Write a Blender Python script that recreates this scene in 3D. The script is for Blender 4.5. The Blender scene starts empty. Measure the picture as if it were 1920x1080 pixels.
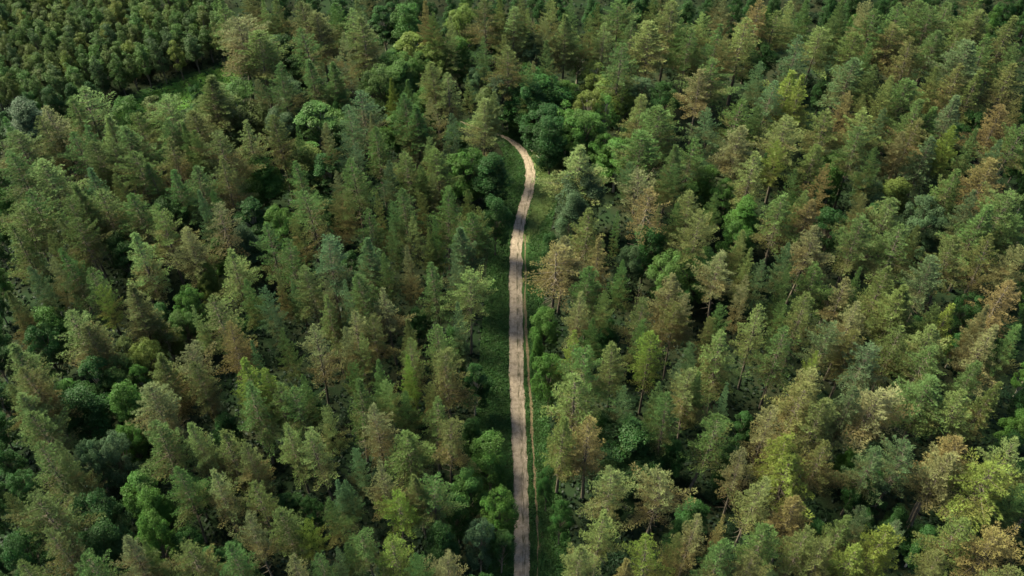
import bpy, math, random
import numpy as np
from mathutils import Vector

# ------------------------------------------------------------------ camera, sky, sun, exposure
R = math.radians
scene = bpy.context.scene
col = scene.collection
CAM_H, TILT, FPX = 140.0, R(47.0), 1800.0        # height, look-down angle, focal length in px of a 1920 wide frame
cam_d = bpy.data.cameras.new('camera'); cam = bpy.data.objects.new('camera', cam_d); col.objects.link(cam)
cam.location = (0, 0, CAM_H); cam.rotation_euler = (math.pi/2 - TILT, 0, 0)
cam_d.sensor_width = 36; cam_d.lens = 36*FPX/1920; cam_d.clip_end = 6000; cam_d.clip_start = 1
scene.camera = cam
SUN_EL, SUN_AZ = R(47), R(-60)                   # azimuth from +Y (view direction), negative = left
world = bpy.data.worlds.new('World'); scene.world = world; world.use_nodes = True
wn = world.node_tree; wn.nodes.clear()
sky = wn.nodes.new('ShaderNodeTexSky'); sky.sky_type = 'NISHITA'; sky.sun_disc = False
sky.sun_elevation = SUN_EL; sky.sun_rotation = SUN_AZ
sky.dust_density = 1.5
bg = wn.nodes.new('ShaderNodeBackground'); bg.inputs[1].default_value = 0.078
wo = wn.nodes.new('ShaderNodeOutputWorld')
wn.links.new(sky.outputs[0], bg.inputs[0]); wn.links.new(bg.outputs[0], wo.inputs[0])
sun_d = bpy.data.lights.new('sun', 'SUN'); sun_d.energy = 5.0; sun_d.angle = R(22); sun_d.color = (1, .93, .70)
sun = bpy.data.objects.new('sun', sun_d); col.objects.link(sun)
sd = Vector((math.sin(SUN_AZ)*math.cos(SUN_EL), math.cos(SUN_AZ)*math.cos(SUN_EL), math.sin(SUN_EL)))
sun.rotation_euler = sd.to_track_quat('Z', 'Y').to_euler(); sun.location = (-150, 250, 200)
scene.view_settings.view_transform = 'Standard'; scene.view_settings.look = 'None'
scene.view_settings.exposure = 1.88; scene.view_settings.gamma = 1
scene.render.engine = 'CYCLES'
scene.cycles.max_bounces = 5; scene.cycles.diffuse_bounces = 3; scene.cycles.transmission_bounces = 3
scene.cycles.caustics_reflective = False; scene.cycles.caustics_refractive = False

def at(px, py, z=0.0):
    """pixel of the 1920x1080 photograph -> point at height z"""
    u, v = (px-960)/FPX, (540-py)/FPX
    c, s = math.cos(TILT), math.sin(TILT)
    d = (u, c + v*s, -s + v*c)
    k = (z-CAM_H)/d[2]
    return Vector((d[0]*k, d[1]*k, z))
def pix(p):
    c, s = math.cos(TILT), math.sin(TILT)
    x, y, z = p[0], p[1], p[2]-CAM_H
    f = y*c - z*s; up = y*s + z*c
    return 960 + FPX*x/f, 540 - FPX*up/f, f

# ------------------------------------------------------------------ materials
def mat(name):
    m = bpy.data.materials.new(name); m.use_nodes = True; m.node_tree.nodes.clear(); return m, m.node_tree
def N(nt, t, **k):
    n = nt.nodes.new('ShaderNode'+t)
    for a, b in k.items(): setattr(n, a, b)
    return n
def mixc(nt, fac, a, b, blend='MIX'):
    n = N(nt, 'Mix', data_type='RGBA', blend_type=blend)
    for i, v in ((0, fac), (6, a), (7, b)):
        if isinstance(v, bpy.types.NodeSocket): nt.links.new(v, n.inputs[i])
        elif i == 0: n.inputs[i].default_value = v
        else: n.inputs[i].default_value = (*v, 1)
    return n.outputs[2]
def noise(nt, scale, detail=4, coord='Object', rough=.6, stretch=None):
    tc = N(nt, 'TexCoord'); n = N(nt, 'TexNoise'); n.inputs['Scale'].default_value = scale
    n.inputs['Detail'].default_value = detail; n.inputs['Roughness'].default_value = rough
    if stretch:
        mp = N(nt, 'Mapping'); mp.inputs['Scale'].default_value = stretch
        nt.links.new(tc.outputs[coord], mp.inputs[0]); nt.links.new(mp.outputs[0], n.inputs['Vector'])
    else: nt.links.new(tc.outputs[coord], n.inputs['Vector'])
    return n.outputs[0]
def ramp(nt, src, stops):
    r = N(nt, 'ValToRGB'); e = r.color_ramp.elements
    while len(e) < len(stops): e.new(.5)
    for i, (p, c) in enumerate(stops): e[i].position = p; e[i].color = (*c, 1)
    nt.links.new(src, r.inputs[0]); return r.outputs[0]
def rng(nt, src, a, b, c, d):
    m = N(nt, 'MapRange'); nt.links.new(src, m.inputs[0])
    for i, v in enumerate((a, b, c, d)): m.inputs[i+1].default_value = v
    return m.outputs[0]
def foliage(name, dry, transl, rough=.6):
    """colour = the object's own colour, varied leaf by leaf; 'dry' needles brown by the object's alpha"""
    m, nt = mat(name); L = nt.links
    oi = N(nt, 'ObjectInfo'); va = N(nt, 'Attribute', attribute_name='var'); da = N(nt, 'Attribute', attribute_name='dry')
    ta = N(nt, 'Attribute', attribute_name='tint'); ds = N(nt, 'Attribute', attribute_name='dryness')
    ad = N(nt, 'VectorMath', operation='ADD'); L.new(oi.outputs['Color'], ad.inputs[0]); L.new(ta.outputs['Vector'], ad.inputs[1])
    c = ad.outputs[0]
    hs = N(nt, 'HueSaturation')
    L.new(rng(nt, va.outputs['Fac'], 0, 1, .482, .518), hs.inputs['Hue'])
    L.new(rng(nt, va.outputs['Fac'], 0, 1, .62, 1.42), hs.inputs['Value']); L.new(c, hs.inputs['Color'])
    mt = N(nt, 'Math', operation='ADD'); L.new(da.outputs['Fac'], mt.inputs[0]); L.new(oi.outputs['Alpha'], mt.inputs[1])
    f = rng(nt, mt.outputs[0], .70, 1.25, 0, .9)
    dc = mixc(nt, va.outputs['Fac'], tuple(v*.7 for v in dry), tuple(v*1.25 for v in dry))
    cc = mixc(nt, f, hs.outputs[0], dc)
    p = N(nt, 'BsdfPrincipled'); p.inputs['Roughness'].default_value = rough
    p.inputs['Specular IOR Level'].default_value = .12
    L.new(cc, p.inputs['Base Color'])
    t = N(nt, 'BsdfTranslucent'); L.new(cc, t.inputs[0])
    ms = N(nt, 'MixShader'); ms.inputs[0].default_value = transl
    L.new(p.outputs[0], ms.inputs[1]); L.new(t.outputs[0], ms.inputs[2])
    o = N(nt, 'OutputMaterial'); L.new(ms.outputs[0], o.inputs[0])
    return m
def surface(name, colour_fn, rough=.9, bump=None):
    m, nt = mat(name); p = N(nt, 'BsdfPrincipled'); p.inputs['Roughness'].default_value = rough
    p.inputs['Specular IOR Level'].default_value = .03
    nt.links.new(colour_fn(nt), p.inputs['Base Color'])
    if bump:
        b = N(nt, 'Bump'); b.inputs['Strength'].default_value = bump[1]; b.inputs['Distance'].default_value = .2
        nt.links.new(noise(nt, bump[0], 6), b.inputs['Height']); nt.links.new(b.outputs[0], p.inputs['Normal'])
    o = N(nt, 'OutputMaterial'); nt.links.new(p.outputs[0], o.inputs[0]); return m
M_needle = foliage('pine_needles', (.165, .132, .052), .28)
M_leaf = foliage('broad_leaves', (.15, .15, .04), .30, .5)
M_bark = surface('pine_bark', lambda nt: ramp(nt, noise(nt, 3, 5, stretch=(3, 3, .5)), [(.3, (.055, .045, .034)), (.7, (.17, .145, .11))]))
M_pale = surface('pale_bark', lambda nt: ramp(nt, noise(nt, 3, 5, stretch=(3, 3, .5)), [(.3, (.20, .17, .13)), (.7, (.42, .37, .29))]))
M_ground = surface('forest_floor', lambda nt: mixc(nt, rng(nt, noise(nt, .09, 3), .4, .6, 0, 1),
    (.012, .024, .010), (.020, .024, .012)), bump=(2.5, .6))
M_grass = surface('verge_grass', lambda nt: mixc(nt, rng(nt, noise(nt, .7, 6), .35, .65, 0, 1),
    (.016, .040, .012), (.032, .064, .018)), bump=(5, .8))
M_dry = surface('dry_grass', lambda nt: mixc(nt, rng(nt, noise(nt, 1.1, 6), .35, .65, 0, 1),
    (.045, .095, .026), (.140, .145, .060)), bump=(5, .6))
def track_col(nt):
    a = ramp(nt, noise(nt, 9, 8, rough=.8), [(.28, (.16, .125, .088)), (.5, (.30, .242, .178)), (.72, (.42, .35, .265))])
    n2 = rng(nt, noise(nt, 1.1, 6), .46, .66, 0, .55)
    b = mixc(nt, n2, a, (.085, .066, .046))
    at_ = N(nt, 'Attribute', attribute_name='rut')
    n3 = noise(nt, 2.2, 6, stretch=(1.6, .22, 1))
    mul = N(nt, 'Math', operation='MULTIPLY'); nt.links.new(at_.outputs['Fac'], mul.inputs[0])
    nt.links.new(rng(nt, n3, .42, .62, 0, 1), mul.inputs[1])
    return mixc(nt, mul.outputs[0], b, (.045, .045, .022))
M_track = surface('gravel_track', track_col, bump=(14, .7))
M_path = surface('bare_earth', lambda nt: ramp(nt, noise(nt, 3, 6), [(.3, (.050, .055, .025)), (.7, (.165, .120, .072))]), bump=(8, .5))

# ------------------------------------------------------------------ mesh helpers
def new_mesh(name, V, F, m, var=None, dry=None, smooth=False):
    """V (n,3); F (k,3) or (k,4) index arrays"""
    V = np.asarray(V, np.float32); F = np.asarray(F, np.int32)
    me = bpy.data.meshes.new(name); k, c = F.shape
    me.vertices.add(len(V)); me.vertices.foreach_set('co', V.ravel())
    me.loops.add(k*c); me.loops.foreach_set('vertex_index', F.ravel())
    me.polygons.add(k); me.polygons.foreach_set('loop_start', np.arange(0, k*c, c, dtype=np.int32))
    me.polygons.foreach_set('loop_total', np.full(k, c, np.int32))
    if smooth: me.polygons.foreach_set('use_smooth', np.ones(k, bool))
    me.update(calc_edges=True); me.validate()
    for nm, a in (('var', var), ('dry', dry)):
        if a is not None:
            at_ = me.attributes.new(nm, 'FLOAT', 'FACE'); at_.data.foreach_set('value', np.asarray(a, np.float32))
    me.materials.append(m); return me
def link(name, me, parent=None):
    o = bpy.data.objects.new(name, me); col.objects.link(o)
    if parent: o.parent = parent
    return o
def tag(o, label=None, cat=None, group=None, kind=None):
    for k, v in (('label', label), ('category', cat), ('group', group), ('kind', kind)):
        if v: o[k] = v
    return o
class Tubes:
    def __init__(s): s.V = []; s.F = []
    def add(s, pts, rad, n=5):
        b = len(s.V); pts = [Vector(p) for p in pts]
        for i, p in enumerate(pts):
            d = (pts[min(i+1, len(pts)-1)] - pts[max(i-1, 0)]).normalized()
            u = d.cross(Vector((.3, .1, 1)) if abs(d.z) < .9 else Vector((1, 0, 0))).normalized(); w = d.cross(u)
            for k in range(n):
                a = 2*math.pi*k/n; s.V.append(p + (u*math.cos(a) + w*math.sin(a))*rad[i])
        for i in range(len(pts)-1):
            for k in range(n):
                s.F.append((b+i*n+k, b+i*n+(k+1) % n, b+(i+1)*n+(k+1) % n, b+(i+1)*n+k))
    def mesh(s, name, m): return new_mesh(name, [tuple(v) for v in s.V], s.F, m, smooth=True)
def norm(a): return a/np.maximum(np.linalg.norm(a, axis=-1, keepdims=True), 1e-6)

def blades(P, D, rs, n, length, width, spread):
    """n thin pointed blades around each point P heading along D"""
    k = len(P); P = np.repeat(P, n, 0); D = np.repeat(D, n, 0)
    d = norm(D + rs.normal(0, spread, D.shape))
    L = (length*rs.uniform(.65, 1.25, (k*n, 1))); w = width*rs.uniform(.7, 1.3, (k*n, 1))
    side = norm(np.cross(d, rs.normal(0, 1, d.shape)))
    st = P - d*L*.15
    V = np.stack([st - side*w*.5, st + side*w*.5, st + d*L + side*w*.12], 1).reshape(-1, 3)
    return V, np.arange(len(V)).reshape(-1, 3), n
def leaves(P, Nn, rs, size):
    k = len(P); nrm = norm(Nn + rs.normal(0, .55, Nn.shape))
    u = norm(np.cross(nrm, rs.normal(0, 1, nrm.shape))); w = np.cross(nrm, u)
    s = size*rs.uniform(.6, 1.3, (k, 1))
    V = np.stack([P - u*s*.55, P + w*s*.33 + nrm*s*.08, P + u*s*.55, P - w*s*.33], 1).reshape(-1, 3)
    return V, np.arange(len(V)).reshape(-1, 4)

# ------------------------------------------------------------------ tree prototypes
def make_pine(seed, H=22., R0=2.8, base=.42, taper=.8, tip=.35, whorl=.5, nb=6, droop=.0, dens=1., lump=.25, double=False, lean=.25):
    rs = np.random.RandomState(seed); rd = random.Random(seed)
    zb = H*base; P = []; D = []; BV = []; DR = []
    tb = Tubes()
    ph = rs.uniform(0, 6.28, 4)
    bend = [rs.uniform(-lean, lean), rs.uniform(-lean, lean)]
    def axis(z):
        t = z/H; return np.array([bend[0]*math.sin(t*2.2), bend[1]*math.sin(t*2.6), z])
    rb = H*.0095
    zz = np.linspace(-.3, H*.985, 12)
    tb.add([axis(max(z, 0))*[1, 1, 0]+[0, 0, z] for z in zz], [rb*(1.0-.93*max(z, 0)/H) for z in zz], 7)
    if double:
        tb.add([axis(z)+[.9-.5*z/H, -.35, 0] for z in zz[:-3]], [rb*.8*(1.0-.9*max(z, 0)/H) for z in zz[:-3]], 6)
    for _ in range(16):                                                   # dead snags under the crown
        z = rs.uniform(zb*.55, zb*1.1); a = rs.uniform(0, 6.28); L = rs.uniform(.4, 1.5); c = axis(z)
        tb.add([c, c+np.array([math.cos(a)*L, math.sin(a)*L, rs.uniform(-.25, .2)])], [.035, .01], 3)
    z = zb; k = 0
    while z < H-.25:
        t = (z-zb)/(H-zb)
        prof = (1-t)**(taper*1.0) * min(1., .70+t*2.4) * 1.08 + tip*.12*(1-t)
        n = nb if t < .8 else nb-1
        a0 = rs.uniform(0, 6.28)
        for j in range(n):
            a = a0 + 6.283*j/n + rs.normal(0, .22)
            az = 1 + lump*(.6*math.sin(a*2+ph[0]+z*.35) + .6*math.sin(a*3+ph[1]-z*.5))
            L = R0*prof*az*rs.choice([rs.uniform(.5, .8), rs.uniform(.8, 1.05), rs.uniform(1.0, 1.3)], p=[.32, .42, .26])
            if t < .15 and rs.rand() < .25: L *= .6
            if L < .25: L = .25
            el = (-.12-droop) + t*.85 + rs.normal(0, .09)
            c = axis(z + rs.uniform(-.18, .18)); h = np.array([math.cos(a), math.sin(a), 0]); s_ = np.array([-h[1], h[0], 0])
            up = .34
            def bp(s): return c + h*(L*s*math.cos(el)) + np.array([0, 0, L*s*math.sin(el) + up*L*s*s*.5 - droop*L*s*.3])
            tb.add([bp(0), bp(.5), bp(.9)], [.04, .022, .008], 3)
            bv = rs.uniform(0, 1); dd = np.clip(.95 - t*.95 + rs.normal(0, .22), 0, 1)
            ns = max(2, int(L*dens*4.2))
            for q in range(ns):
                s = .22 + .78*(q+rs.rand())/ns
                b = bp(s); tl = (.24*L*(1.12-s)+.18)
                for sg in (-1, 1):
                    dr = norm(h*.65 + s_*sg*rs.uniform(.6, 1.1) + np.array([0, 0, .30+rs.normal(0, .2)]))
                    m = max(1, int(tl*4.2*dens))
                    for r in range(m):
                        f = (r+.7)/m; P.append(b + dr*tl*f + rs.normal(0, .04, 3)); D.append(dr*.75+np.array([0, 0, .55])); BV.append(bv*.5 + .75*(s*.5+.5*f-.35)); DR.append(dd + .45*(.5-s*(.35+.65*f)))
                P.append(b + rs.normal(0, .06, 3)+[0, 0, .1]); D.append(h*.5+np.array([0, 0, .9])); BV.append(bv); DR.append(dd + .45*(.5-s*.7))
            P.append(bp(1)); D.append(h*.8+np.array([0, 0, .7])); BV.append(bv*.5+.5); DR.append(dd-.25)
        z += whorl*(1.38 - .45*t)*rs.uniform(.75, 1.3); k += 1
    for i in range(10):
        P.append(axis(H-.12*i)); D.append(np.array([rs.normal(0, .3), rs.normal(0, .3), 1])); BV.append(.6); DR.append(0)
    P = np.array(P); D = norm(np.array(D)); BV = np.array(BV); DR = np.array(DR)
    V, F, n = blades(P, D, rs, 8, .31, .066, .42)
    var = np.clip(np.repeat(BV, n)*.55 + rs.uniform(0, .5, len(F)), 0, 1)
    dry = np.clip(np.repeat(DR, n) + rs.normal(0, .10, len(F)), 0, 1)
    return dict(R=R0, H=H, crown=new_mesh('pine_crown', V, F, M_needle, var, dry), trunk=tb.mesh('pine_trunk', M_bark))

def make_broad(seed, H=16., R0=4., base=.14, vert=.5, nclump=46, cr=1.25, per=760, size=.175, spire=0., pale=False, droop=0.):
    rs = np.random.RandomState(seed); tb = Tubes()
    zc = H*(base + (1-base)*.48); rz = H*(1-base)*.5
    C = []; tries = 0
    while len(C) < nclump and tries < 6000:
        tries += 1
        a = rs.uniform(0, 6.28); cz = rs.uniform(-.85, 1); r = math.sqrt(max(0, 1-cz*cz))*rs.uniform(.72, 1.02)
        if cz > 0: r *= (1-spire*cz)
        if rs.rand() < .22: r *= .5; cz *= .6
        p = np.array([math.cos(a)*r*(R0-cr*.55), math.sin(a)*r*(R0-cr*.55), zc + cz*(rz-cr*.5)])
        if all(np.linalg.norm((p-c[0])*[1, 1, .8]) > cr*.62 for c in C):
            C.append((p, cr*rs.uniform(.65, 1.2), rs.uniform(0, 1)))
    top = np.array([rs.normal(0, .3), rs.normal(0, .3), H*.78])
    tr = [np.array([0, 0, -.3]), np.array([rs.normal(0, .12), rs.normal(0, .12), H*.3]), top*[.6, .6, .75], top]
    tb.add(tr, [H*.014, H*.011, H*.006, .03], 7)
    Ps = []; Ns = []; VV = []
    for p, r, v in C:
        zz = max(H*.18, p[2]*rs.uniform(.4, .65)); st = np.array([0, 0, zz]); mid = st*.45 + p*.55 + [0, 0, .25]
        tb.add([st, mid, p], [H*.005, H*.003, .02], 4)
        n = int(per*(r/cr)**2); d = norm(rs.normal(0, 1, (n, 3))+[0, 0, .25]); rr = r*rs.uniform(.35, 1.0, (n, 1))**.45
        # every clump is itself lumpy: a few sub-sprays push outwards
        sp = norm(rs.normal(0, 1, (7, 3))+[0, 0, .3]); pull = (np.maximum(0, d @ sp.T)**7).max(1, keepdims=True)
        q = p + d*rr*(.72+.5*pull)*[1, 1, .85+droop]
        Ps.append(q); Ns.append(d*.6 + [0, 0, .55]); VV.append(np.clip(v*.5 + rs.uniform(0, .5, n), 0, 1))
    P = np.concatenate(Ps); V, F = leaves(P, norm(np.concatenate(Ns)), rs, size); var = np.concatenate(VV)
    dry = np.clip(rs.normal(.25, .2, len(F)), 0, 1)
    return dict(R=R0, H=H, crown=new_mesh('leafy_crown', V, F, M_leaf, var, dry), trunk=tb.mesh('broadleaf_trunk', M_pale if pale else M_bark))

PINES = [make_pine(11), make_pine(12, taper=.62, lump=.32), make_pine(13, taper=1.0, base=.34, R0=2.6),
         make_pine(14, base=.5, taper=.55, tip=.6, whorl=.6, lump=.4), make_pine(15, taper=.75, droop=.12, base=.38, whorl=.62, nb=5),
         make_pine(16, base=.46, taper=.7, R0=2.9, lean=.6), make_pine(17, taper=.9, whorl=.42, nb=7, base=.36),
         make_pine(18, taper=.6, base=.44, lump=.45, whorl=.55), make_pine(19, taper=.7, base=.40, nb=6, lump=.3, whorl=.7),
         make_pine(20, taper=.8, base=.45, lump=.35, lean=.5),
         make_pine(21, taper=.66, base=.52, lump=.5, lean=.8, nb=5, tip=.8), make_pine(22, taper=.85, base=.30, whorl=.6, R0=2.7),
         make_pine(23, taper=.5, base=.55, lump=.45, whorl=.6, tip=1.), make_pine(24, taper=1.05, base=.42, droop=.1, whorl=.65, lump=.3),
         make_pine(25, taper=.7, base=.40, lump=.55, whorl=.7, nb=5, lean=.9)]
P_TWIN = make_pine(31, base=.5, taper=.6, lump=.35, double=True, lean=.7)
P_LAYER = make_pine(32, base=.5, taper=.5, whorl=1.15, nb=7, droop=.1, dens=.8, lump=.3)     # storeyed, flat branches
P_BARE = make_pine(33, base=.5, taper=.7, whorl=1.3, nb=4, dens=.28, lump=.4)                # nearly bare top
BROADS = [make_broad(41), make_broad(42, H=15, R0=3.6, nclump=38), make_broad(43, H=17, R0=3.4, nclump=44, spire=.35),
          make_broad(44, H=15, R0=4.2, nclump=52, cr=1.1, per=600), make_broad(45, H=16, R0=3.2, nclump=40, cr=1.0, spire=.25, pale=True)]
BIRCH = [make_broad(51, H=16, R0=2.8, nclump=46, cr=.85, per=380, size=.16, spire=.45, pale=True, droop=.4),
         make_broad(52, H=17, R0=3.0, nclump=50, cr=.85, per=380, size=.16, spire=.3, pale=True, droop=.5)]
YOUNG = [make_broad(60+i, H=12, R0=2.0, nclump=24, cr=.9, per=300, size=.18, spire=.3+.08*i, base=.2) for i in range(5)]
BUSH = [make_broad(70+i, H=3.4, R0=2.0, nclump=16, cr=.8, per=130, size=.2, base=.05) for i in range(2)]

# ------------------------------------------------------------------ the trees one can tell apart in the photograph
# nine fields of the photograph, each read at three times its size: kind, colour, apex x, apex y, crown width
PAL = {'p': ((.150, .198, .064), .08, 'pale grey-green'), 'g': ((.080, .138, .040), .0, 'mid-green'),
       'o': ((.100, .138, .040), .05, 'olive'), 'y': ((.140, .192, .036), .0, 'yellow-green'),
       'b': ((.112, .132, .042), .24, 'brownish'), 't': ((.165, .180, .074), .20, 'tan-tinged'),
       's': ((.088, .146, .060), .0, 'blue-green'), 'd': ((.030, .068, .024), .0, 'dark green'),
       'r': ((.165, .145, .055), .40, 'rusty orange-brown')}
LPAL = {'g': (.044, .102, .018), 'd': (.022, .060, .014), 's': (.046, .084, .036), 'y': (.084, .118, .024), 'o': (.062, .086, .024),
        'l': (.052, .106, .024)}
LNAME = {'g': 'fresh green', 'd': 'dark green', 's': 'silvery green', 'y': 'yellow-green', 'o': 'olive green', 'l': 'light green'}
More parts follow.
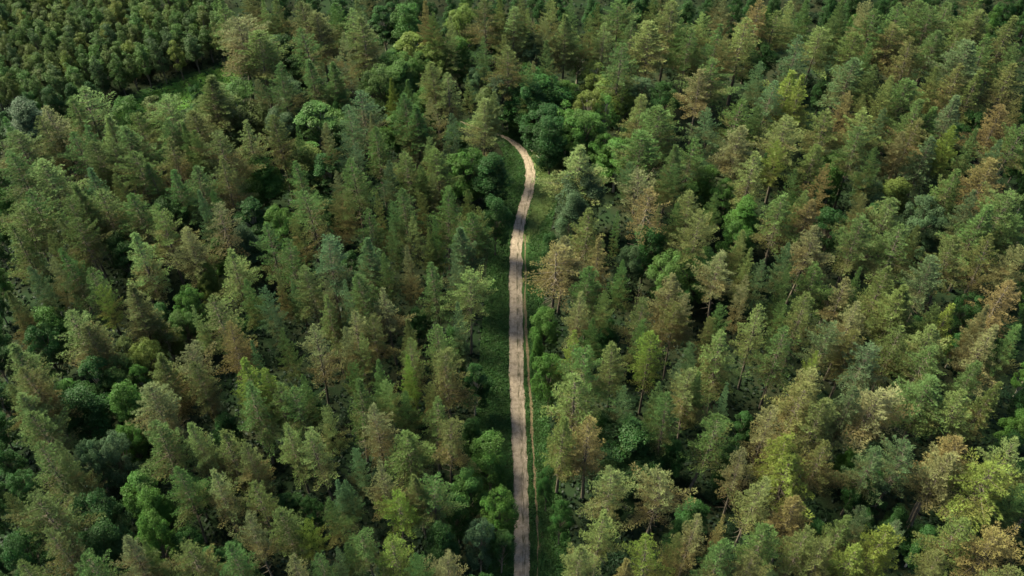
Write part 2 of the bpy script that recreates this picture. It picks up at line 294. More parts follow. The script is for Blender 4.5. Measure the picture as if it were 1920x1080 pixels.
TILES = [
"""P p 1250 -20 140;P t 1310 120 240;P o 1440 190 220;P b 1400 -40 160;P p 1480 0 130;P b 1560 -10 150;P b 1700 10 170;P b 1790 80 180;B d 1570 180 230;P g 1700 170 160;P g 1890 20 130;
B l 1330 425 240;P t 1450 450 90;P g 1560 370 140;B s 1630 410 200;P g 1740 345 160;P g 1870 355 140;W o 1320 500 220;P o 1150 440 230;B o 1460 570 130;B s 1560 595 170;P b 1550 670 140;P g 1670 700 110;
B l 1780 560 290;P t 1830 700 110;B l 1900 520 130;P p 1380 690 170;P b 1220 740 180;P o 1090 740 130;P g 1100 930 180;P b 1230 890 160;B g 1440 870 220;B y 1710 815 240;B d 1830 850 220;P g 1700 900 150;P t 1890 970 110;
P b 940 790 170;P g 1030 690 130;P p 970 560 210;B o 840 530 150;B g 700 525 180;P p 500 488 220;P o 390 510 150;P t 280 600 190;B s 110 535 220;P g 30 655 150;P g 500 700 140;P p 600 650 160;P g 720 715 200;P o 510 790 150;
P g 390 750 160;P b 240 640 150;P o 100 760 200;P p 230 900 210;P o 430 1000 160;P s 480 940 140;P b 640 990 120;P g 850 905 140;P o 700 870 180;P g 60 880 160;P g 950 960 150;P o 820 640 150;P g 940 660 140;P b 1100 620 190;P o 610 800 150""",
"""P p 90 -10 150;P p 50 60 140;P b 120 95 180;P t 15 190 130;B d 230 20 150;B g 350 10 190;P r 470 5 120;P p 610 90 120;P o 520 80 110;B y 690 5 180;P b 800 0 140;P b 890 -10 120;B l 860 85 150;P p 950 50 140;P p 1050 52 110;P b 1010 0 110;
P p 1180 8 140;P p 1260 80 150;P t 1150 110 110;P b 1400 80 130;P g 1290 0 120;P p 1480 140 160;P g 1570 20 150;P g 1640 110 160;P o 1440 20 120;P g 1560 230 190;P p 1760 128 210;P p 1850 5 160;P o 1760 -10 120;P g 1915 100 130;
B y 390 165 220;B y 530 200 180;B g 310 255 220;B l 430 275 150;B l 220 345 220;B l 310 330 200;B g 650 195 180;P g 800 205 120;P b 920 190 140;B s 1070 165 170;P g 1150 228 140;P b 930 280 150;W g 1340 205 150;W y 1440 300 140;W y 1540 365 220;
B s 1690 415 160;B d 1820 445 180;B s 780 345 160;B s 900 395 170;P o 990 350 120;P t 1080 345 90;P p 530 350 150;P p 600 410 170;P p 710 420 80;P g 370 450 130;B g 460 470 150;B o 810 455 160;B d 1090 390 360;B g 1260 435 160;W g 1270 530 170;W y 1400 475 170;W y 1590 475 150;W g 1490 520 140;
B g 1370 600 220;P p 1680 530 150;P g 1780 590 230;P o 1860 555 120;P p 862 522 135;P p 780 585 190;P s 620 640 140;P g 350 535 150;P g 410 580 160;P t 490 550 130;P l 280 440 100;P s 120 498 190;P s 50 580 160;P t 170 640 120;P g 200 720 160;P s 20 740 130;
P s 90 800 140;P g 60 880 160;P s 270 908 120;P o 370 870 150;P o 440 930 120;P o 540 840 170;P p 490 780 110;P p 510 980 90;B y 590 1040 100;B g 720 815 240;B d 850 860 200;B s 620 820 140;P p 1340 820 260;B g 1470 740 160;P g 1700 760 230;B g 1560 755 180;P s 1620 925 140;
B s 1370 950 250;L t 1740 948 190;P g 1870 930 120;P g 1860 800 150;B g 300 600 160;B d 1050 560 230;B d 1180 640 210;B d 1075 450 180""",
"""P g 40 160 150;P p 110 80 140;P g 180 150 160;P p 350 110 210;P o 530 80 170;P t 240 -5 130;P r 430 0 160;P p 600 -5 140;P g 700 0 140;P g 900 0 130;P t 1040 15 130;P g 1120 40 150;P g 1230 0 150;P g 1330 10 160;P g 1480 20 160;P g 1650 -5 150;P o 1700 60 170;P o 1860 80 170;
P g 840 98 130;P s 650 210 150;P p 760 150 150;P o 960 170 170;P b 1170 150 190;P g 1060 250 120;P b 1310 220 150;P g 1400 70 150;P o 1540 148 150;P g 1420 170 150;P s 1610 230 210;P g 1740 220 150;P o 1430 378 140;B d 440 210 200;P s 450 340 140;P g 220 350 180;
P t 110 398 170;P y 600 398 220;P y 695 440 150;P s 490 440 170;P s 980 330 210;P g 1090 370 140;P p 1180 430 130;P g 1270 440 180;P b 1580 370 160;P o 1680 400 160;P r 930 530 140;P b 1020 530 130;P b 1850 340 180;P b 1905 530 130;P g 280 560 180;P s 150 620 140;P g 420 600 130;
P t 340 725 190;P p 590 668 190;P y 540 798 140;P o 830 640 160;P p 1030 620 160;P s 1150 610 130;P s 1560 548 180;P y 1520 710 140;P g 1400 600 160;B d 1660 620 150;P r 1800 615 160;P g 1875 700 160;P s 1400 768 150;P t 1240 740 140;P g 1080 828 130;P o 765 798 180;B g 900 840 170;
P p 420 870 190;P r 820 930 140;P g 640 960 120;P g 1650 720 140;P s 1790 788 140;P r 1740 898 190;P g 1540 950 160;P g 50 780 160;B g 130 915 160;B l 40 1010 150;B l 250 990 140;B s 1070 978 180;B y 1240 988 180;P g 1330 560 170;P b 1330 690 150;P g 1880 240 160;P b 240 200 120;P g 1000 720 150""",
"""P o 120 60 190;P g 210 -10 160;P o 400 30 150;P o 560 -5 210;P g 720 20 180;B d 930 5 180;P g 1190 -5 110;L t 1215 60 160;P s 1110 -10 130;B d 1400 20 220;B g 1550 55 190;P g 1700 -10 180;P b 1650 150 140;P b 1885 -5 130;P b 330 148 120;P o 460 138 150;P o 890 128 180;
P p 750 228 190;P t 1060 228 160;P b 270 240 130;P o 60 200 160;B d 660 225 180;P g 1480 188 170;P g 1610 260 160;P s 1820 248 190;B s 1350 175 160;B g 1220 235 110;P p 1280 308 200;P g 1370 490 130;P s 1490 538 120;P b 1560 460 100;P s 1640 488 100;P p 1720 425 150;P t 1830 498 120;
P s 1540 650 100;P g 1580 768 130;P s 1410 830 110;P t 290 380 130;P s 170 420 130;P o 500 410 160;P y 570 518 110;P b 720 548 200;P b 40 560 140;B y 1150 370 120;B g 1040 525 170;B l 1000 650 150;B y 1130 445 110;P p 400 618 210;P b 500 740 190;B g 250 635 200;B d 180 720 190;B o 680 800 150;
B y 780 815 190;B y 900 725 130;P o 1220 605 230;P p 1080 638 120;P r 1270 700 160;P t 1060 815 170;P t 1740 738 170;P p 1850 600 150;P y 1360 945 180;P y 1520 985 150;P g 1700 1028 110;P o 60 855 210;P b 140 950 180;B l 650 935 190;P b 860 930 190;P b 1100 960 150;B g 330 1030 160;B g 760 960 130;P g 350 300 150;B d 480 900 190""",
"""P b 30 0 130;P b 200 -5 120;P g 130 98 150;P g 350 10 160;P b 450 10 100;P g 580 -5 150;P o 710 -10 100;P g 700 98 180;P b 770 90 120;P g 520 138 120;P p 400 148 130;P g 280 158 120;P o 490 200 110;P s 130 258 170;P s 690 228 190;P t 370 298 130;P g 240 350 110;B d 20 320 120;P g 530 398 160;
P s 640 360 140;P p 710 468 180;P s 650 618 130;P g 120 440 170;P t 250 528 160;P s 20 500 130;P t 80 668 160;P b 200 740 150;P b 370 718 140;P g 540 728 180;P p 120 788 120;P o 380 818 160;P y 370 918 120;P g 210 948 140;P b 590 900 200;P t 20 760 140;P g 60 970 140;B d 860 0 170;B s 1290 0 180;
P o 1395 98 210;P t 1240 250 180;P r 1460 260 150;P g 1400 438 170;L r 1190 330 240;B s 1620 305 150;P g 1590 388 140;D t 1690 468 70;P o 1650 580 160;B d 1730 180 220;L r 1700 -10 200;P t 1790 70 90;B l 1860 315 220;P g 1885 60 140;B g 1150 640 160;P y 1310 778 150;P g 1420 718 130;
P p 1550 858 170;P g 1690 728 140;P y 1750 790 160;P t 1870 498 180;P b 1890 640 150;B g 1180 890 180;P g 1360 888 220;P g 1555 110 80;B d 740 965 160;P s 1900 940 130;P t 1330 560 150;B g 1060 800 80;P g 290 60 120;B d 640 760 120;P o 1480 560 120;B d 1500 700 150""",
"""P p 50 -10 160;P g 190 -5 120;B g 380 5 180;P p 90 118 150;B g 320 145 180;P g 560 38 190;P p 690 -5 140;P r 730 58 160;B d 860 80 200;P b 1020 10 130;P g 1150 0 220;B s 1400 5 220;P g 1740 68 210;P s 1650 -5 140;P g 1860 10 210;P p 340 215 140;P t 710 190 190;P s 590 288 140;P g 1000 148 190;
P g 1220 195 210;P o 1325 190 140;B s 1450 140 140;P o 1580 268 180;P b 1750 225 160;P t 1900 308 170;B l 90 300 260;P t 240 375 170;P p 390 318 140;P s 450 378 120;P t 360 470 130;P g 610 408 140;P g 750 408 150;P s 1440 378 150;P o 720 538 190;P g 1000 418 120;P t 970 488 150;P o 1130 428 190;
P o 1250 538 240;P t 970 618 180;P g 560 608 130;P p 450 628 170;P g 210 638 130;P t 20 578 130;P y 1530 615 160;P r 1865 508 200;P t 1720 640 140;P g 1430 640 140;P p 260 785 210;P b 150 710 140;P g 580 758 190;P s 830 738 150;P o 1230 758 190;P p 1450 755 200;P t 1750 768 190;
P s 1040 885 190;P y 760 888 130;P t 720 985 190;P g 1420 900 190;P s 50 858 120;P p 90 1008 140;P g 1640 928 150;P g 1895 758 150;P g 1880 140 160;B d 1640 560 170;P b 980 780 160""",
"""P p 130 38 170;P o 190 150 180;P b 40 0 140;B d 420 5 260;B g 670 -10 180;P t 850 45 220;P o 870 255 200;P o 210 345 200;P b 310 310 140;B s 450 315 170;B s 600 285 180;B g 690 225 150;P p 1090 208 150;P o 1250 285 220;P b 1370 310 160;P g 1390 -10 210;P o 1520 0 160;P g 1700 -10 170;P p 1620 198 170;
P p 1770 268 190;P p 1830 128 140;B g 730 500 180;P g 970 488 160;P t 1190 498 180;P o 1430 558 160;P o 200 628 210;P b 40 620 110;B d 480 620 260;B g 830 570 160;B d 520 780 220;P t 690 875 170;P o 800 880 140;P g 470 978 200;P o 1060 918 180;P b 300 800 170;P g 1270 868 180;P t 1430 785 150;
P o 1600 718 170;P y 1720 768 130;P t 1640 958 170;P s 1900 540 140;P s 1900 920 140;P g 1850 660 140;B d 1150 700 0;P g 1790 940 150;B d 60 820 190;B g 800 740 170;P b 100 980 160""",
"""P t 180 128 180;P g 370 38 140;P g 60 -10 170;P o 510 98 180;P b 500 -10 100;P p 240 -10 140;P o 370 248 220;P b 580 200 180;P s 70 368 120;P t 230 430 160;P y 300 608 150;P g 500 538 190;P b 420 440 160;P g 130 798 170;P y 290 848 210;P t 600 975 190;P s 30 545 140;B g 830 285 230;B l 700 470 180;
B g 880 585 200;B s 770 745 170;P o 1330 -30 300;P o 1240 165 200;P r 1400 215 230;P s 1600 18 140;P g 1850 78 150;P g 1790 -10 140;B d 1650 200 380;P p 1500 478 200;P t 1760 508 220;P p 1460 748 190;P y 1740 838 190;P r 1600 1005 170;P p 1370 870 190;P b 1900 850 140;P g 420 960 140;
B d 640 620 150;B d 930 820 140;P g 30 900 130;B d 1240 640 130;B d 1160 450 100;B d 1880 300 150;B d 560 800 180""",
"""P p 60 -10 190;P s 250 -5 130;P g 150 138 210;P t 490 128 180;P b 680 -25 280;P o 820 108 210;P t 1150 18 270;P s 1000 -5 170;P g 1430 -10 260;P p 1650 48 190;P r 1570 298 190;P o 1740 -10 150;P t 350 358 160;P y 600 268 210;P y 640 400 260;P p 420 538 180;P s 1110 288 160;P s 1260 328 170;
X t 1510 438 230;P y 1760 468 280;P p 1855 288 190;P t 80 708 170;P r 230 738 130;P o 900 728 190;P s 1020 698 140;P y 1160 788 210;P s 1230 760 150;P g 470 828 210;P g 220 898 210;P b 400 950 160;P o 820 900 170;P y 1010 888 210;P r 650 640 190;P b 830 330 170;P o 1620 800 200;P r 1790 850 210;
P b 1460 960 170;B d 1080 480 200;P o 690 860 190;P b 1860 1000 190;P g 1900 560 160""",
]
TAIL = []
CAT = []                                          # (kind, colour, px, py, width px, custom label)
HERO = {  # (tile, x, y): label
 (8, 1510, 438): 'tan pine with two bare pale trunks leaning over a dark gap, bottom right',
 (7, 1650, 200): 'broad dark green oak with glossy leaf tips beside the rusty pine, right of the track',
 (7, 1400, 215): 'rusty pine with dying orange branches touching the big dark oak right of the track',
 (7, 1330, -30): 'largest olive pine standing right against the right verge of the gravel track',
 (4, 1700, -10): 'flat-topped rusty pine with open storeyed branches and bare trunk, right of the bend',
 (4, 1190, 330): 'wide rusty-brown pine with layered branches hanging over the right verge at mid-track',
 (4, 1690, 468): 'dead pine with a bleached, almost bare top right of the track',
 (4, 710, 468): 'grey-green pine with a long straight bare trunk showing, first left of the track',
 (4, 1730, 180): 'round dark green broadleaf tree just below the flat-topped rusty pine',
 (5, 90, 300): 'vivid green round broadleaf tree among the pines right of the track',
 (4, 1860, 315): 'vivid green leafy crown on the left shoulder of the vivid round tree, right of track',
 (1, 1090, 390): 'great dark green broadleaf tree standing behind the head of the track bend',
 (1, 885, 525): 'pale spreading pine whose branches hide the far end of the track',
 (1, 860, 850): 'dark green broadleaf tree in shade left of the track bend',
 (1, 720, 815): 'fresh green bushy tree beside the dark one left of the track bend',
 (1, 1370, 950): 'big silvery green broadleaf tree right of the track below the bend',
 (1, 1340, 820): 'broad pale pine on the dry grass inside the right of the bend',
 (1, 1740, 948): 'small tan pine with flat storeyed branches, above the flat-topped rusty pine',
 (0, 1310, 120): 'tall tan-green pine at the right end of the grass clearing, top left',
 (0, 1250, -20): 'pale tall pine at the top edge against the dark young wood',
 (0, 1150, 440): 'rounded olive pine standing in the right side of the grass clearing',
 (0, 500, 488): 'pale green pine below the young wood, tips catching the sun, upper left',
 (2, 600, 398): 'bright yellow-green pine with a double crown, taller, upper right',
 (2, 110, 398): 'tan pine with a long bare leaning trunk, upper right of the track',
 (3, 1215, 60): 'narrow tan pine with drooping layered branches beside a black gap, left',
 (3, 1220, 605): 'large olive pine with rusty lower skirts and leaning bare trunk, left',
 (3, 650, 935): 'bright green broadleaf tree at the foot of the gap, lower left',
 (6, 600, 285): 'silvery multi-stemmed tree with pale bare limbs showing, lower left',
 (6, 1190, 498): 'small-crowned tan pine with a long leaning bare trunk over a black gap, bottom left',
 (8, 640, 400): 'largest yellow-green pine of the bottom right, tall and dense',
 (8, 1760, 468): 'wide yellow-green pine at the right edge, bottom right',
 (8, 1260, 328): 'blue-green pine with slanting reddish bare trunk, bottom right',
 (7, 290, 848): 'yellow-green bushy pine at the bottom edge, left of the track',
 (7, 600, 975): 'sandy tan pine top cut by the bottom edge, left of the track',
 (5, 1865, 508): 'orange-yellow pine on the right edge of the photo at mid height',
 (3, 750, 228): 'pale tall pine with brown skirts standing alone at middle left',
 (3, 1060, 228): 'small tan pine beside the black gap at middle left',
}
for ti, txt in enumerate(TILES):
    ox, oy = (ti % 3)*640, (ti//3)*360
    for e in txt.replace('\n', '').split(';'):
        k, c, x, y, w = e.split()
        x, y, w = float(x), float(y), float(w)
        if w < 1: continue
        if c == 'l' and k == 'P': c = 'y'
        CAT.append([k, c, ox+x/3, oy+y/3, w/3, HERO.get((ti, int(x), int(y)))])

# ------------------------------------------------------------------ ground, track, verges
def poly_strip(name, rows, m, z, cols=8, rut=None, jit=0., seed=1, sub=6):
    """rows: (y px, left px, right px). Smoothly interpolated ribbon on the ground."""
    rs = np.random.RandomState(seed); rows = np.array(rows, float)
    L = np.array([at(r[1], r[0])[:2] for r in rows]); Rr = np.array([at(r[2], r[0])[:2] for r in rows])
    n = (len(rows)-1)*sub+1; ti = np.linspace(0, len(rows)-1, n)
    def cr(A):
        out = []
        for t in ti:
            i = min(int(t), len(A)-2); f = t-i
            p0, p1, p2, p3 = A[max(i-1, 0)], A[i], A[i+1], A[min(i+2, len(A)-1)]
            out.append(.5*((2*p1)+(-p0+p2)*f+(2*p0-5*p1+4*p2-p3)*f*f+(-p0+3*p1-3*p2+p3)*f**3))
        return np.array(out)
    L, Rr = cr(L), cr(Rr); V = []; A = []
    def wob():
        a = rs.normal(0, 1, n); k = np.array([1, 2, 3, 2, 1.])/9; return np.convolve(np.convolve(a, k, 'same'), k, 'same')*jit*2.2 + a*jit*.25
    JL, JR = wob(), wob()
    for i in range(n):
        jl, jr = JL[i], JR[i]
        for k in range(cols+1):
            f = k/cols; p = L[i]*(1-f)+Rr[i]*f
            d = Rr[i]-L[i]; d = d/max(np.linalg.norm(d), .01)
            if k == 0: p = p + d*jl
            if k == cols: p = p + d*jr
            V.append((p[0], p[1], z)); A.append(rut[k] if rut else 0)
    F = [(i*(cols+1)+k, i*(cols+1)+k+1, (i+1)*(cols+1)+k+1, (i+1)*(cols+1)+k) for i in range(n-1) for k in range(cols)]
    me = new_mesh(name, V, F, m, smooth=True)
    a = me.attributes.new('rut', 'FLOAT', 'POINT'); a.data.foreach_set('value', np.array(A, np.float32))
    return link(name, me)
G = 40; gx = np.linspace(-1500, 1500, G+1); gy = np.linspace(-600, 3000, G+1)
gv = [(x, y, 0) for y in gy for x in gx]
gf = [(j*(G+1)+i, j*(G+1)+i+1, (j+1)*(G+1)+i+1, (j+1)*(G+1)+i) for j in range(G) for i in range(G)]
tag(link('ground', new_mesh('ground', gv, gf, M_ground)), kind='structure')
TRACK = [(1300, 955, 990), (1180, 960, 993), (1080, 962.5, 993.5), (990, 962.5, 992), (900, 962.5, 990), (840, 960, 988), (780, 957.5, 985.5), (720, 955, 983), (640, 954, 981),
         (560, 954.3, 980), (500, 954.5, 979), (455, 957.5, 980), (420, 964, 984.5), (390, 971.5, 991.5), (360, 981, 1000), (335, 985, 1003.5), (318, 985.5, 1002.5),
         (300, 981, 997), (284, 972, 988), (271, 960, 975), (262, 948, 961), (253, 930, 942), (243, 900, 909), (228, 860, 867)]
verge_rows = [(1300, 900, 1120), (1080, 915, 1080), (960, 905, 1060), (840, 890, 1035), (720, 895, 1020), (600, 905, 1018), (480, 915, 1022), (420, 925, 1035), (380, 935, 1045), (330, 945, 1065), (295, 945, 1100), (272, 935, 1120), (258, 920, 1120), (240, 870, 1060), (225, 830, 950)]
tag(poly_strip('grass_verge', verge_rows, M_grass, .012, cols=14), kind='structure')
tag(poly_strip('dry_grass_patch', [(455, 982, 990), (430, 987, 1006), (400, 994, 1026), (360, 1004, 1042), (335, 1008, 1052), (310, 1006, 1058), (292, 998, 1050), (280, 988, 1020)], M_dry, .02, cols=8, jit=.7), kind='structure')
RUT = [.9, .25, 0, 0, .05, .15, .95, .8, .35, .4, 1.]
tag(poly_strip('gravel_track', TRACK, M_track, .028, cols=10, rut=RUT, jit=.075, sub=22), kind='structure')
tag(poly_strip('worn_footpath', [(1200, 1005.5, 1008.5), (1080, 1007, 1009.5), (1000, 1006.5, 1009.6), (940, 1003.5, 1006.6), (900, 1000, 1004.5), (860, 998, 1002), (800, 995, 999.5), (760, 993, 999), (720, 990, 994), (640, 985, 988.5), (580, 983, 986), (500, 983, 985.5), (440, 985, 987)],
    M_path, .024, cols=3, jit=.09, sub=14, seed=4), kind='structure')
tag(poly_strip('bare_patch', [(1035, 1012, 1017), (1020, 1011.5, 1020), (1008, 1013, 1019), (985, 1011, 1014)], M_path, .022, cols=3, jit=.12, seed=6), kind='structure')
tag(poly_strip('clearing_grass', [(215, 215, 300), (200, 225, 345), (185, 240, 380), (172, 255, 405), (160, 290, 420), (146, 330, 440), (132, 380, 460), (118, 410, 470)], M_grass, .014, cols=8, jit=.4), kind='structure')

# fallen logs on the bend
def log(p, q, r, label):
    a, b = at(*p), at(*q); c = (a+b)/2; t = Tubes(); L = (b-a)
    pts = [-L/2+Vector((0, 0, r)), -L*.1+Vector((0, .04, r)), L/2+Vector((0, 0, r*.9))]
    t.add([pts[0], pts[0]+L*.001]+pts[1:], [.01, r, r*.9, r*.6], 8)
    t.add([L*.12+Vector((0, 0, r)), L*.2+Vector((.25, .1, r+.2))], [r*.4, r*.2], 5)
    o = link('fallen_log', t.mesh('fallen_log', M_pale)); o.location = (c.x, c.y, .03)
    tag(o, label, 'log', 'fallen logs in the grass of the bend')
log((1006, 293), (1013, 299), .16, 'longer bleached fallen log lying in the grass right of the track bend')
log((995, 281), (998, 286), .11, 'short pale fallen branch in the grass near the head of the bend')

# ------------------------------------------------------------------ placing the trees
rnd = random.Random(7)
def plant(proto, name, loc, h, rad, colour, mat_leaf=None, rz=None, parts=True):
    root = bpy.data.objects.new(name, None); col.objects.link(root)
    root.empty_display_size = .5
    root.location = (loc[0], loc[1], 0); root.rotation_euler = (rnd.gauss(0, .03), rnd.gauss(0, .03), rnd.uniform(0, 6.28) if rz is None else rz)
    s = rad/proto['R']; root.scale = (s, s, h/proto['H'])
    for pn in ('trunk', 'crown'):
        o = bpy.data.objects.new(pn, proto[pn]); col.objects.link(o); o.parent = root
        if pn == 'crown': o.color = colour
    return root
def vary(c, a, j=.12, light_falloff=1.):
    v = rnd.uniform(1-j, 1+j); c = (c[0]*light_falloff, c[1], c[2]); return tuple(min(1, x*v*rnd.uniform(.94, 1.06)) for x in c) + (max(0, a+rnd.uniform(-.12, .12)),)
SPECS = []                                       # every planted tree, before labelling
PLACED = []
for k, c, px, py, w, hero in CAT:
    if k in 'PLXD':
        h = rnd.uniform(20.5, 23.5) if w > 34 else rnd.uniform(17.5, 20.5)
        top = at(px, py, h); d = (Vector((0, 0, CAM_H))-top).length
        rad = w*.5*d/FPX*1.36
        proto = {'L': P_LAYER, 'X': P_TWIN, 'D': P_BARE}.get(k) or rnd.choice(PINES)
        cc, a, nm = PAL[c]
        SPECS.append(dict(kind='pine', proto=proto, loc=top, h=h, rad=rad, col=vary(cc, a, light_falloff=.88+.19*px/1920), cname=nm, hero=hero, px=px, py=py, w=w, dead=(k == 'D')))  # crowns get redder left to right: light falloff put into their colour
    else:
        h = rnd.uniform(12, 14.5) if w < 55 else rnd.uniform(14.5, 16.5)
        top = at(px, py+w*.10, h); d = (Vector((0, 0, CAM_H))-top).length
        rad = w*.5*d/FPX*1.2
        proto = rnd.choice(BIRCH) if k == 'W' else rnd.choice(BROADS)
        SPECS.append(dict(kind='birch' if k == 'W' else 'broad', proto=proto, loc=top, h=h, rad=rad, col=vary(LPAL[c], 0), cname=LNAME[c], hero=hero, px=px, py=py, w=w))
    s_ = SPECS[-1]; ok_ = px
    for q_ in range(40):                        # nothing grows in the track itself
        gx_, gy_, _f = pix(s_['loc'].xy.to_3d())
        a_ = np.interp(gy_, [t[0] for t in sorted(TRACK)], [t[1] for t in sorted(TRACK)]); b_ = np.interp(gy_, [t[0] for t in sorted(TRACK)], [t[2] for t in sorted(TRACK)])
        if a_-22 < gx_ < b_+22 and gy_ > 238:
            if q_ == 0: print('on track', k, c, px, py, gx_, gy_)
            s_['loc'].x += .3 if gx_ > (a_+b_)/2 else -.3
        else: break
    PLACED.append((top.x, top.y, rad))

# outlines on the ground, in world metres, that stay free of trees
def inside(x, y, poly):
    n = len(poly); c = False; j = n-1
    for i in range(n):
        xi, yi = poly[i]; xj, yj = poly[j]
        if (yi > y) != (yj > y) and x < (xj-xi)*(y-yi)/(yj-yi)+xi: c = not c
        j = i
    return c
W2 = lambda pts: [tuple(at(a, b)[:2]) for a, b in pts]
VERGE = W2([(r[1], r[0]) for r in verge_rows] + [(r[2], r[0]) for r in reversed(verge_rows)])
CLEAR = W2([(215, 222), (240, 195), (290, 172), (345, 152), (400, 133), (440, 120), (470, 130), (430, 160), (400, 185), (340, 215), (280, 225)])
# the young wood in the upper left: its canopy outline in the photograph
WOODPX = [(-60, -60), (400, -60), (404, 20), (398, 60), (400, 48), (330, 70), (270, 84), (200, 104), (120, 132), (40, 142), (-60, 135)]
y = 60.
pts = []
for i in range(9000):
    px, py = rnd.uniform(-50, 402), rnd.uniform(-45, 160)
    if not inside(px, py, WOODPX): continue
    h = rnd.uniform(10.5, 13.5); p = at(px, py, h)
    if py > 118-(px-400)*.13+ -8 and px > 180: pass
    if any((p.x-q[0])**2+(p.y-q[1])**2 < 3.05**2 for q in pts): continue
    if inside(p.x, p.y, CLEAR): continue
    pts.append((p.x, p.y)); 
    cn = rnd.choices(['g', 'o', 'y', 'd'], [5, 3.2, .9, 3])[0]
    cc = {'g': (.050, .096, .022), 'o': (.066, .098, .024), 'y': (.092, .122, .024), 'd': (.036, .068, .022)}[cn]
    SPECS.append(dict(kind='young', proto=rnd.choice(YOUNG), loc=p, h=h, rad=rnd.uniform(1.8, 2.5), col=vary(cc, .05, .2), cname=LNAME[cn], hero=None, px=px, py=py, w=34))
    if len(pts) >= 300: break
print('young', len(pts))
# lower trees that fill in between the tall ones
fill = 0
near = [(0, 0, s['rad'], s['py'], s['px']) for s in SPECS if s['kind'] != 'young']
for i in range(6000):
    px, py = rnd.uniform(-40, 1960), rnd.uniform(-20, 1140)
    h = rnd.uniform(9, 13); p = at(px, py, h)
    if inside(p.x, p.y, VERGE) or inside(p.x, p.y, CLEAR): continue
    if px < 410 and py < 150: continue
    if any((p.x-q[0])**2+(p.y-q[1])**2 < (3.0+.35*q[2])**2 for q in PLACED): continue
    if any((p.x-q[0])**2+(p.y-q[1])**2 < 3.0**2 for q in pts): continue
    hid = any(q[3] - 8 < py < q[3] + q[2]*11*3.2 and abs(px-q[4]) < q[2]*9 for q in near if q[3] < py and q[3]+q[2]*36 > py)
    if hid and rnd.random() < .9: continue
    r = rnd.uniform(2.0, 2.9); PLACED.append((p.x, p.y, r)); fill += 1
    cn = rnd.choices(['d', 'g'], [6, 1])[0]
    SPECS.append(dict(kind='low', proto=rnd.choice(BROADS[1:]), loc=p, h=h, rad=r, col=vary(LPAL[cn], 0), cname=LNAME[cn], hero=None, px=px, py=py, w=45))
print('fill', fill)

# only the 300 largest pines stand as individuals, the rest go into one wood
pin = sorted([s for s in SPECS if s['kind'] == 'pine' and not s['hero']], key=lambda s: -s['w']*(.55 if s['px'] < 15 or s['px'] > 1905 or s['py'] < -3 else 1))
keep = 300 - sum(1 for s in SPECS if s['kind'] == 'pine' and s['hero'])
REST = pin[keep:]; ids = {id(s) for s in REST}
SPECS = [s for s in SPECS if id(s) not in ids]
NAMES = {'pine': ('pine_tree', 'pine', 'pines of the plantation'), 'broad': ('broadleaf_tree', 'broadleaf tree', 'broadleaf trees among the pines'),
         'birch': ('birch_tree', 'birch', 'birches by the track bend'), 'young': ('young_broadleaf_tree', 'young tree', 'young trees of the dense wood in the upper left'),
         'low': ('understorey_tree', 'understorey tree', 'low leafy trees between the pines')}
NOUN = {'pine': 'pine', 'broad': 'broadleaf', 'birch': 'birch', 'young': 'young-wood tree', 'low': 'low tree'}
ROWS = ['at the top edge', 'in the upper part', 'above mid height', 'at mid height', 'below mid height', 'in the lower part', 'at the bottom edge']
def place(s):
    px, py = min(max(s['px'], 0), 1919), min(max(s['py'], 0), 1079)
    if s['kind'] == 'young':
        r = ['on its top row', 'in its upper middle', 'in its lower middle', 'on its near edge'][min(3, int(py/42))]
        c = ['far left', 'left', 'centre', 'right'][min(3, int(px/101))]
        return r + ', ' + c, (r, c)
    r = ROWS[min(6, int(py/155))]
    cs = ['far left', 'left', 'left of centre', 'left beside track', 'right beside track', 'right of centre', 'right', 'far right']
    c = cs[min(7, int(px/240))]
    return r + ', ' + c, (r, c)
ORD = ['leftmost', 'second from left', 'third from left', 'fourth from left', 'fifth from left', 'sixth from left', 'seventh from left', 'eighth from left', 'ninth from left', 'tenth from left', 'eleventh from left', 'twelfth from left'] + [x+' from left' for x in ('thirteenth', 'fourteenth', 'fifteenth', 'sixteenth', 'seventeenth', 'eighteenth', 'nineteenth', 'twentieth')]
NUM = ['', 'one', 'two', 'three', 'four', 'five', 'six', 'seven', 'eight', 'nine', 'ten', 'eleven', 'twelve', 'thirteen', 'fourteen', 'fifteen', 'sixteen', 'seventeen', 'eighteen', 'nineteen', 'twenty']
buckets = {}
for s in SPECS:
    if not s['hero']: buckets.setdefault((s['kind'], s['cname'], place(s)[1]), []).append(s)
for (kd, cn, pl), L in buckets.items():
    L.sort(key=lambda s: s['px'])
    for i, s in enumerate(L):
        where = place(s)[0]
        if len(L) == 1: s['label'] = f"{cn} {NOUN[kd]}, the only one {where}"
        else: s['label'] = f"{cn} {NOUN[kd]}, {ORD[min(i, 19)] if i < len(L)-1 or len(L) > 2 and i < len(L)-1 else 'rightmost'} of {NUM[min(len(L), 20)]} {where}"
for s in SPECS:
    n, cat, grp = NAMES[s['kind']]
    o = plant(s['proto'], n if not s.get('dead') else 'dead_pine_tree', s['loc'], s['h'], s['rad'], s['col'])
    tag(o, s['hero'] or s['label'], cat, grp)
print({k: sum(1 for s in SPECS if s['kind'] == k) for k in NAMES})

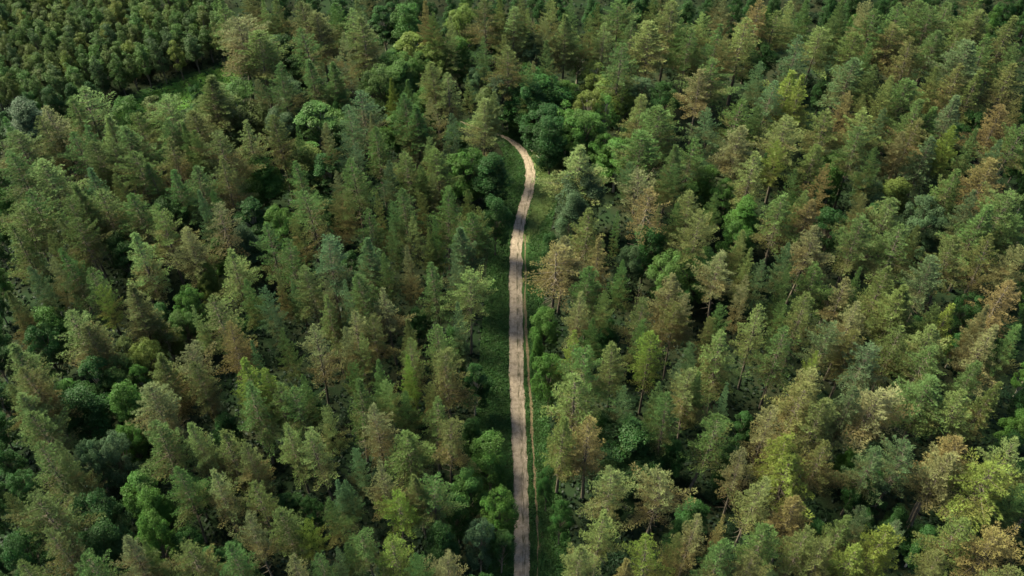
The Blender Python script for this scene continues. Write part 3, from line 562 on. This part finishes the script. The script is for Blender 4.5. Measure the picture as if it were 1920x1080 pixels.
# ------------------------------------------------------------------ stuff: undergrowth, verge plants, the wood going on outside the picture
def merged(name, items, m, label, cat, colour, tints=None):
    Vs = []; Fs = []; va = []; dr = []; off = 0; c = None
    cache = {}
    for proto, x, y, z, s, sz, a in items:
        me = proto['crown']
        if me.name not in cache:
            n = len(me.vertices); v = np.empty(n*3, np.float32); me.vertices.foreach_get('co', v)
            k = len(me.polygons); l = np.empty(len(me.loops), np.int32); me.loops.foreach_get('vertex_index', l)
            A = np.empty(k, np.float32); me.attributes['var'].data.foreach_get('value', A)
            D = np.empty(k, np.float32); me.attributes['dry'].data.foreach_get('value', D)
            cache[me.name] = (v.reshape(-1, 3), l.reshape(k, -1), A, D)
        v, l, A, D = cache[me.name]; ca, sa = math.cos(a), math.sin(a)
        w = np.stack([(v[:, 0]*ca - v[:, 1]*sa)*s + x, (v[:, 0]*sa + v[:, 1]*ca)*s + y, v[:, 2]*sz + z], 1)
        Vs.append(w); Fs.append(l+off); off += len(w); va.append(np.clip(A+rnd.uniform(-.2, .2), 0, 1)); dr.append(D)
    o = link(name, new_mesh(name, np.concatenate(Vs), np.concatenate(Fs), m, np.concatenate(va), np.concatenate(dr)))
    if tints:
        nf = [len(f) for f in Fs]; me = o.data
        a = me.attributes.new('tint', 'FLOAT_VECTOR', 'FACE'); a.data.foreach_set('vector', np.repeat(np.array([t[:3] for t in tints], np.float32), nf, 0).ravel())
        D = np.concatenate(dr) + np.repeat(np.array([t[3] for t in tints], np.float32), nf)
        me.attributes['dry'].data.foreach_set('value', D.astype(np.float32))
    o.color = colour; return tag(o, label, cat, None, 'stuff')
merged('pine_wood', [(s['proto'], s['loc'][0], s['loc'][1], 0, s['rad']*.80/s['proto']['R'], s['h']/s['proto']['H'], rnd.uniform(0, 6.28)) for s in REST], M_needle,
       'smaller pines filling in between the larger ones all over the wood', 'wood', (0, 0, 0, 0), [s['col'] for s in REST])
# undergrowth under the trees
it = []
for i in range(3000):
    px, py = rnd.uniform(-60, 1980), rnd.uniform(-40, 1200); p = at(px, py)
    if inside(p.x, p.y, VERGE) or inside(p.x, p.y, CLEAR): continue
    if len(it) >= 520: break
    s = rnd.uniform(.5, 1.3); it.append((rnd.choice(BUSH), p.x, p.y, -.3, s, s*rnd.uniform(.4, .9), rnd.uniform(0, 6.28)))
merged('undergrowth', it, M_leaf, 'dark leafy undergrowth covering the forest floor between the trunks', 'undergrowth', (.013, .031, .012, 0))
# leafy ground plants on the verges and clearing
def ground_leaves(name, poly_px, n, size, hgt, colour, label, cat, avoid=None, seed=3, keep=None):
    rs = np.random.RandomState(seed); xs = []; 
    xa = [p[0] for p in poly_px]; ya = [p[1] for p in poly_px]
    while len(xs) < n:
        px, py = rs.uniform(min(xa), max(xa)), rs.uniform(min(ya), max(ya))
        if inside(px, py, poly_px) and not (avoid and avoid(px, py)): xs.append(at(px, py))
    B = np.array([(p.x, p.y) for p in xs])
    hn = .5+.5*np.sin(B[:, 0]*1.7+np.sin(B[:, 1]*1.1)*2)*np.sin(B[:, 1]*1.3+B[:, 0]*.6)
    k = 3; P = np.repeat(np.c_[B, np.zeros(len(B))], k, 0) + rs.normal(0, 1, (len(B)*k, 3))*[.14, .14, 0]
    P[:, 2] = np.repeat(hn, k)*hgt*rs.uniform(.3, 1, len(P)) + .04
    V, F = leaves(P, np.tile([0, -.1, 1.], (len(P), 1)), rs, size)
    o = link(name, new_mesh(name, V, F, M_leaf, np.clip(np.repeat(hn, k)*.5+rs.uniform(0, .5, len(F)), 0, 1), np.clip(rs.normal(.25, .2, len(F)), 0, 1)))
    o.color = colour; return tag(o, label, cat, None, 'stuff')
TR = sorted(TRACK)
def on_track(px, py, m=1.5):
    if not (248 < py < 1200): return False
    a = np.interp(py, [r[0] for r in TR], [r[1] for r in TR]); b = np.interp(py, [r[0] for r in TR], [r[2] for r in TR])
    if a-m < px < b+m: return True
    f = np.interp(py, [440, 500, 580, 640, 720, 800, 900, 940, 1000, 1080, 1200], [986, 984.3, 984.5, 986.7, 992, 997.2, 1002.2, 1005, 1008, 1008.2, 1007])
    return py > 440 and abs(px-f) < 4.2
VP = [(r[1], r[0]) for r in verge_rows if r[0] < 1290] + [(r[2], r[0]) for r in reversed(verge_rows) if r[0] < 1290]
DRYP = [(984, 455), (995, 400), (1004, 360), (1010, 335), (1008, 310), (1000, 290), (1050, 290), (1058, 310), (1053, 335), (1043, 360), (1026, 400), (1004, 435)]
ground_leaves('verge_plants', VP, 26000, .26, .45, (.032, .074, .018, 0), 'dark green grass and ferns on both verges of the track', 'verge plants', lambda a, b: on_track(a, b) or inside(a, b, DRYP))
ground_leaves('dry_grass', DRYP, 9000, .22, .45, (.100, .145, .042, .0), 'yellowed dry grass right of the track bend', 'dry grass', on_track, 5)
ground_leaves('clearing_plants', [(215, 222), (240, 195), (290, 172), (345, 152), (400, 133), (440, 120), (470, 130), (430, 160), (400, 185), (340, 215), (280, 225)], 9000, .34, .5, (.095, .195, .032, 0), 'bright green ferns and grass filling the clearing', 'clearing plants', None, 6)
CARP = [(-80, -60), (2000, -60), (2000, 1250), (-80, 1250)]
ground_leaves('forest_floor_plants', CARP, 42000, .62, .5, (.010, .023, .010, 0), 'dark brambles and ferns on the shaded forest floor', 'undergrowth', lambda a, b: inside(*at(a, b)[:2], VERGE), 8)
# pines beyond the frame so that light and shade carry on
it = []; seen = [(s['loc'][0], s['loc'][1]) for s in SPECS]
for i in range(9000):
    if i < 4000: px, py = rnd.uniform(-250, 2150), rnd.uniform(-330, -38)
    else: px, py = rnd.uniform(-420, 2200), rnd.uniform(-100, 1330)
    if -45 < px < 1965 and -38 < py < 1130: continue
    if 900 < px < 1100 and py > 1080: continue
    h = rnd.uniform(19, 23); p = at(px, py, h)
    if any((p.x-q[0])**2+(p.y-q[1])**2 < 5.4**2 for q in seen): continue
    seen.append((p.x, p.y)); s = rnd.uniform(.8, 1.15); it.append((rnd.choice(PINES[:5]), p.x, p.y, 0, s, h/22, rnd.uniform(0, 6.28)))
    if len(it) >= 330: break
merged('surrounding_wood', it, M_needle, 'pine wood going on beyond the edges of the photograph', 'wood', (.085, .115, .05, .1))
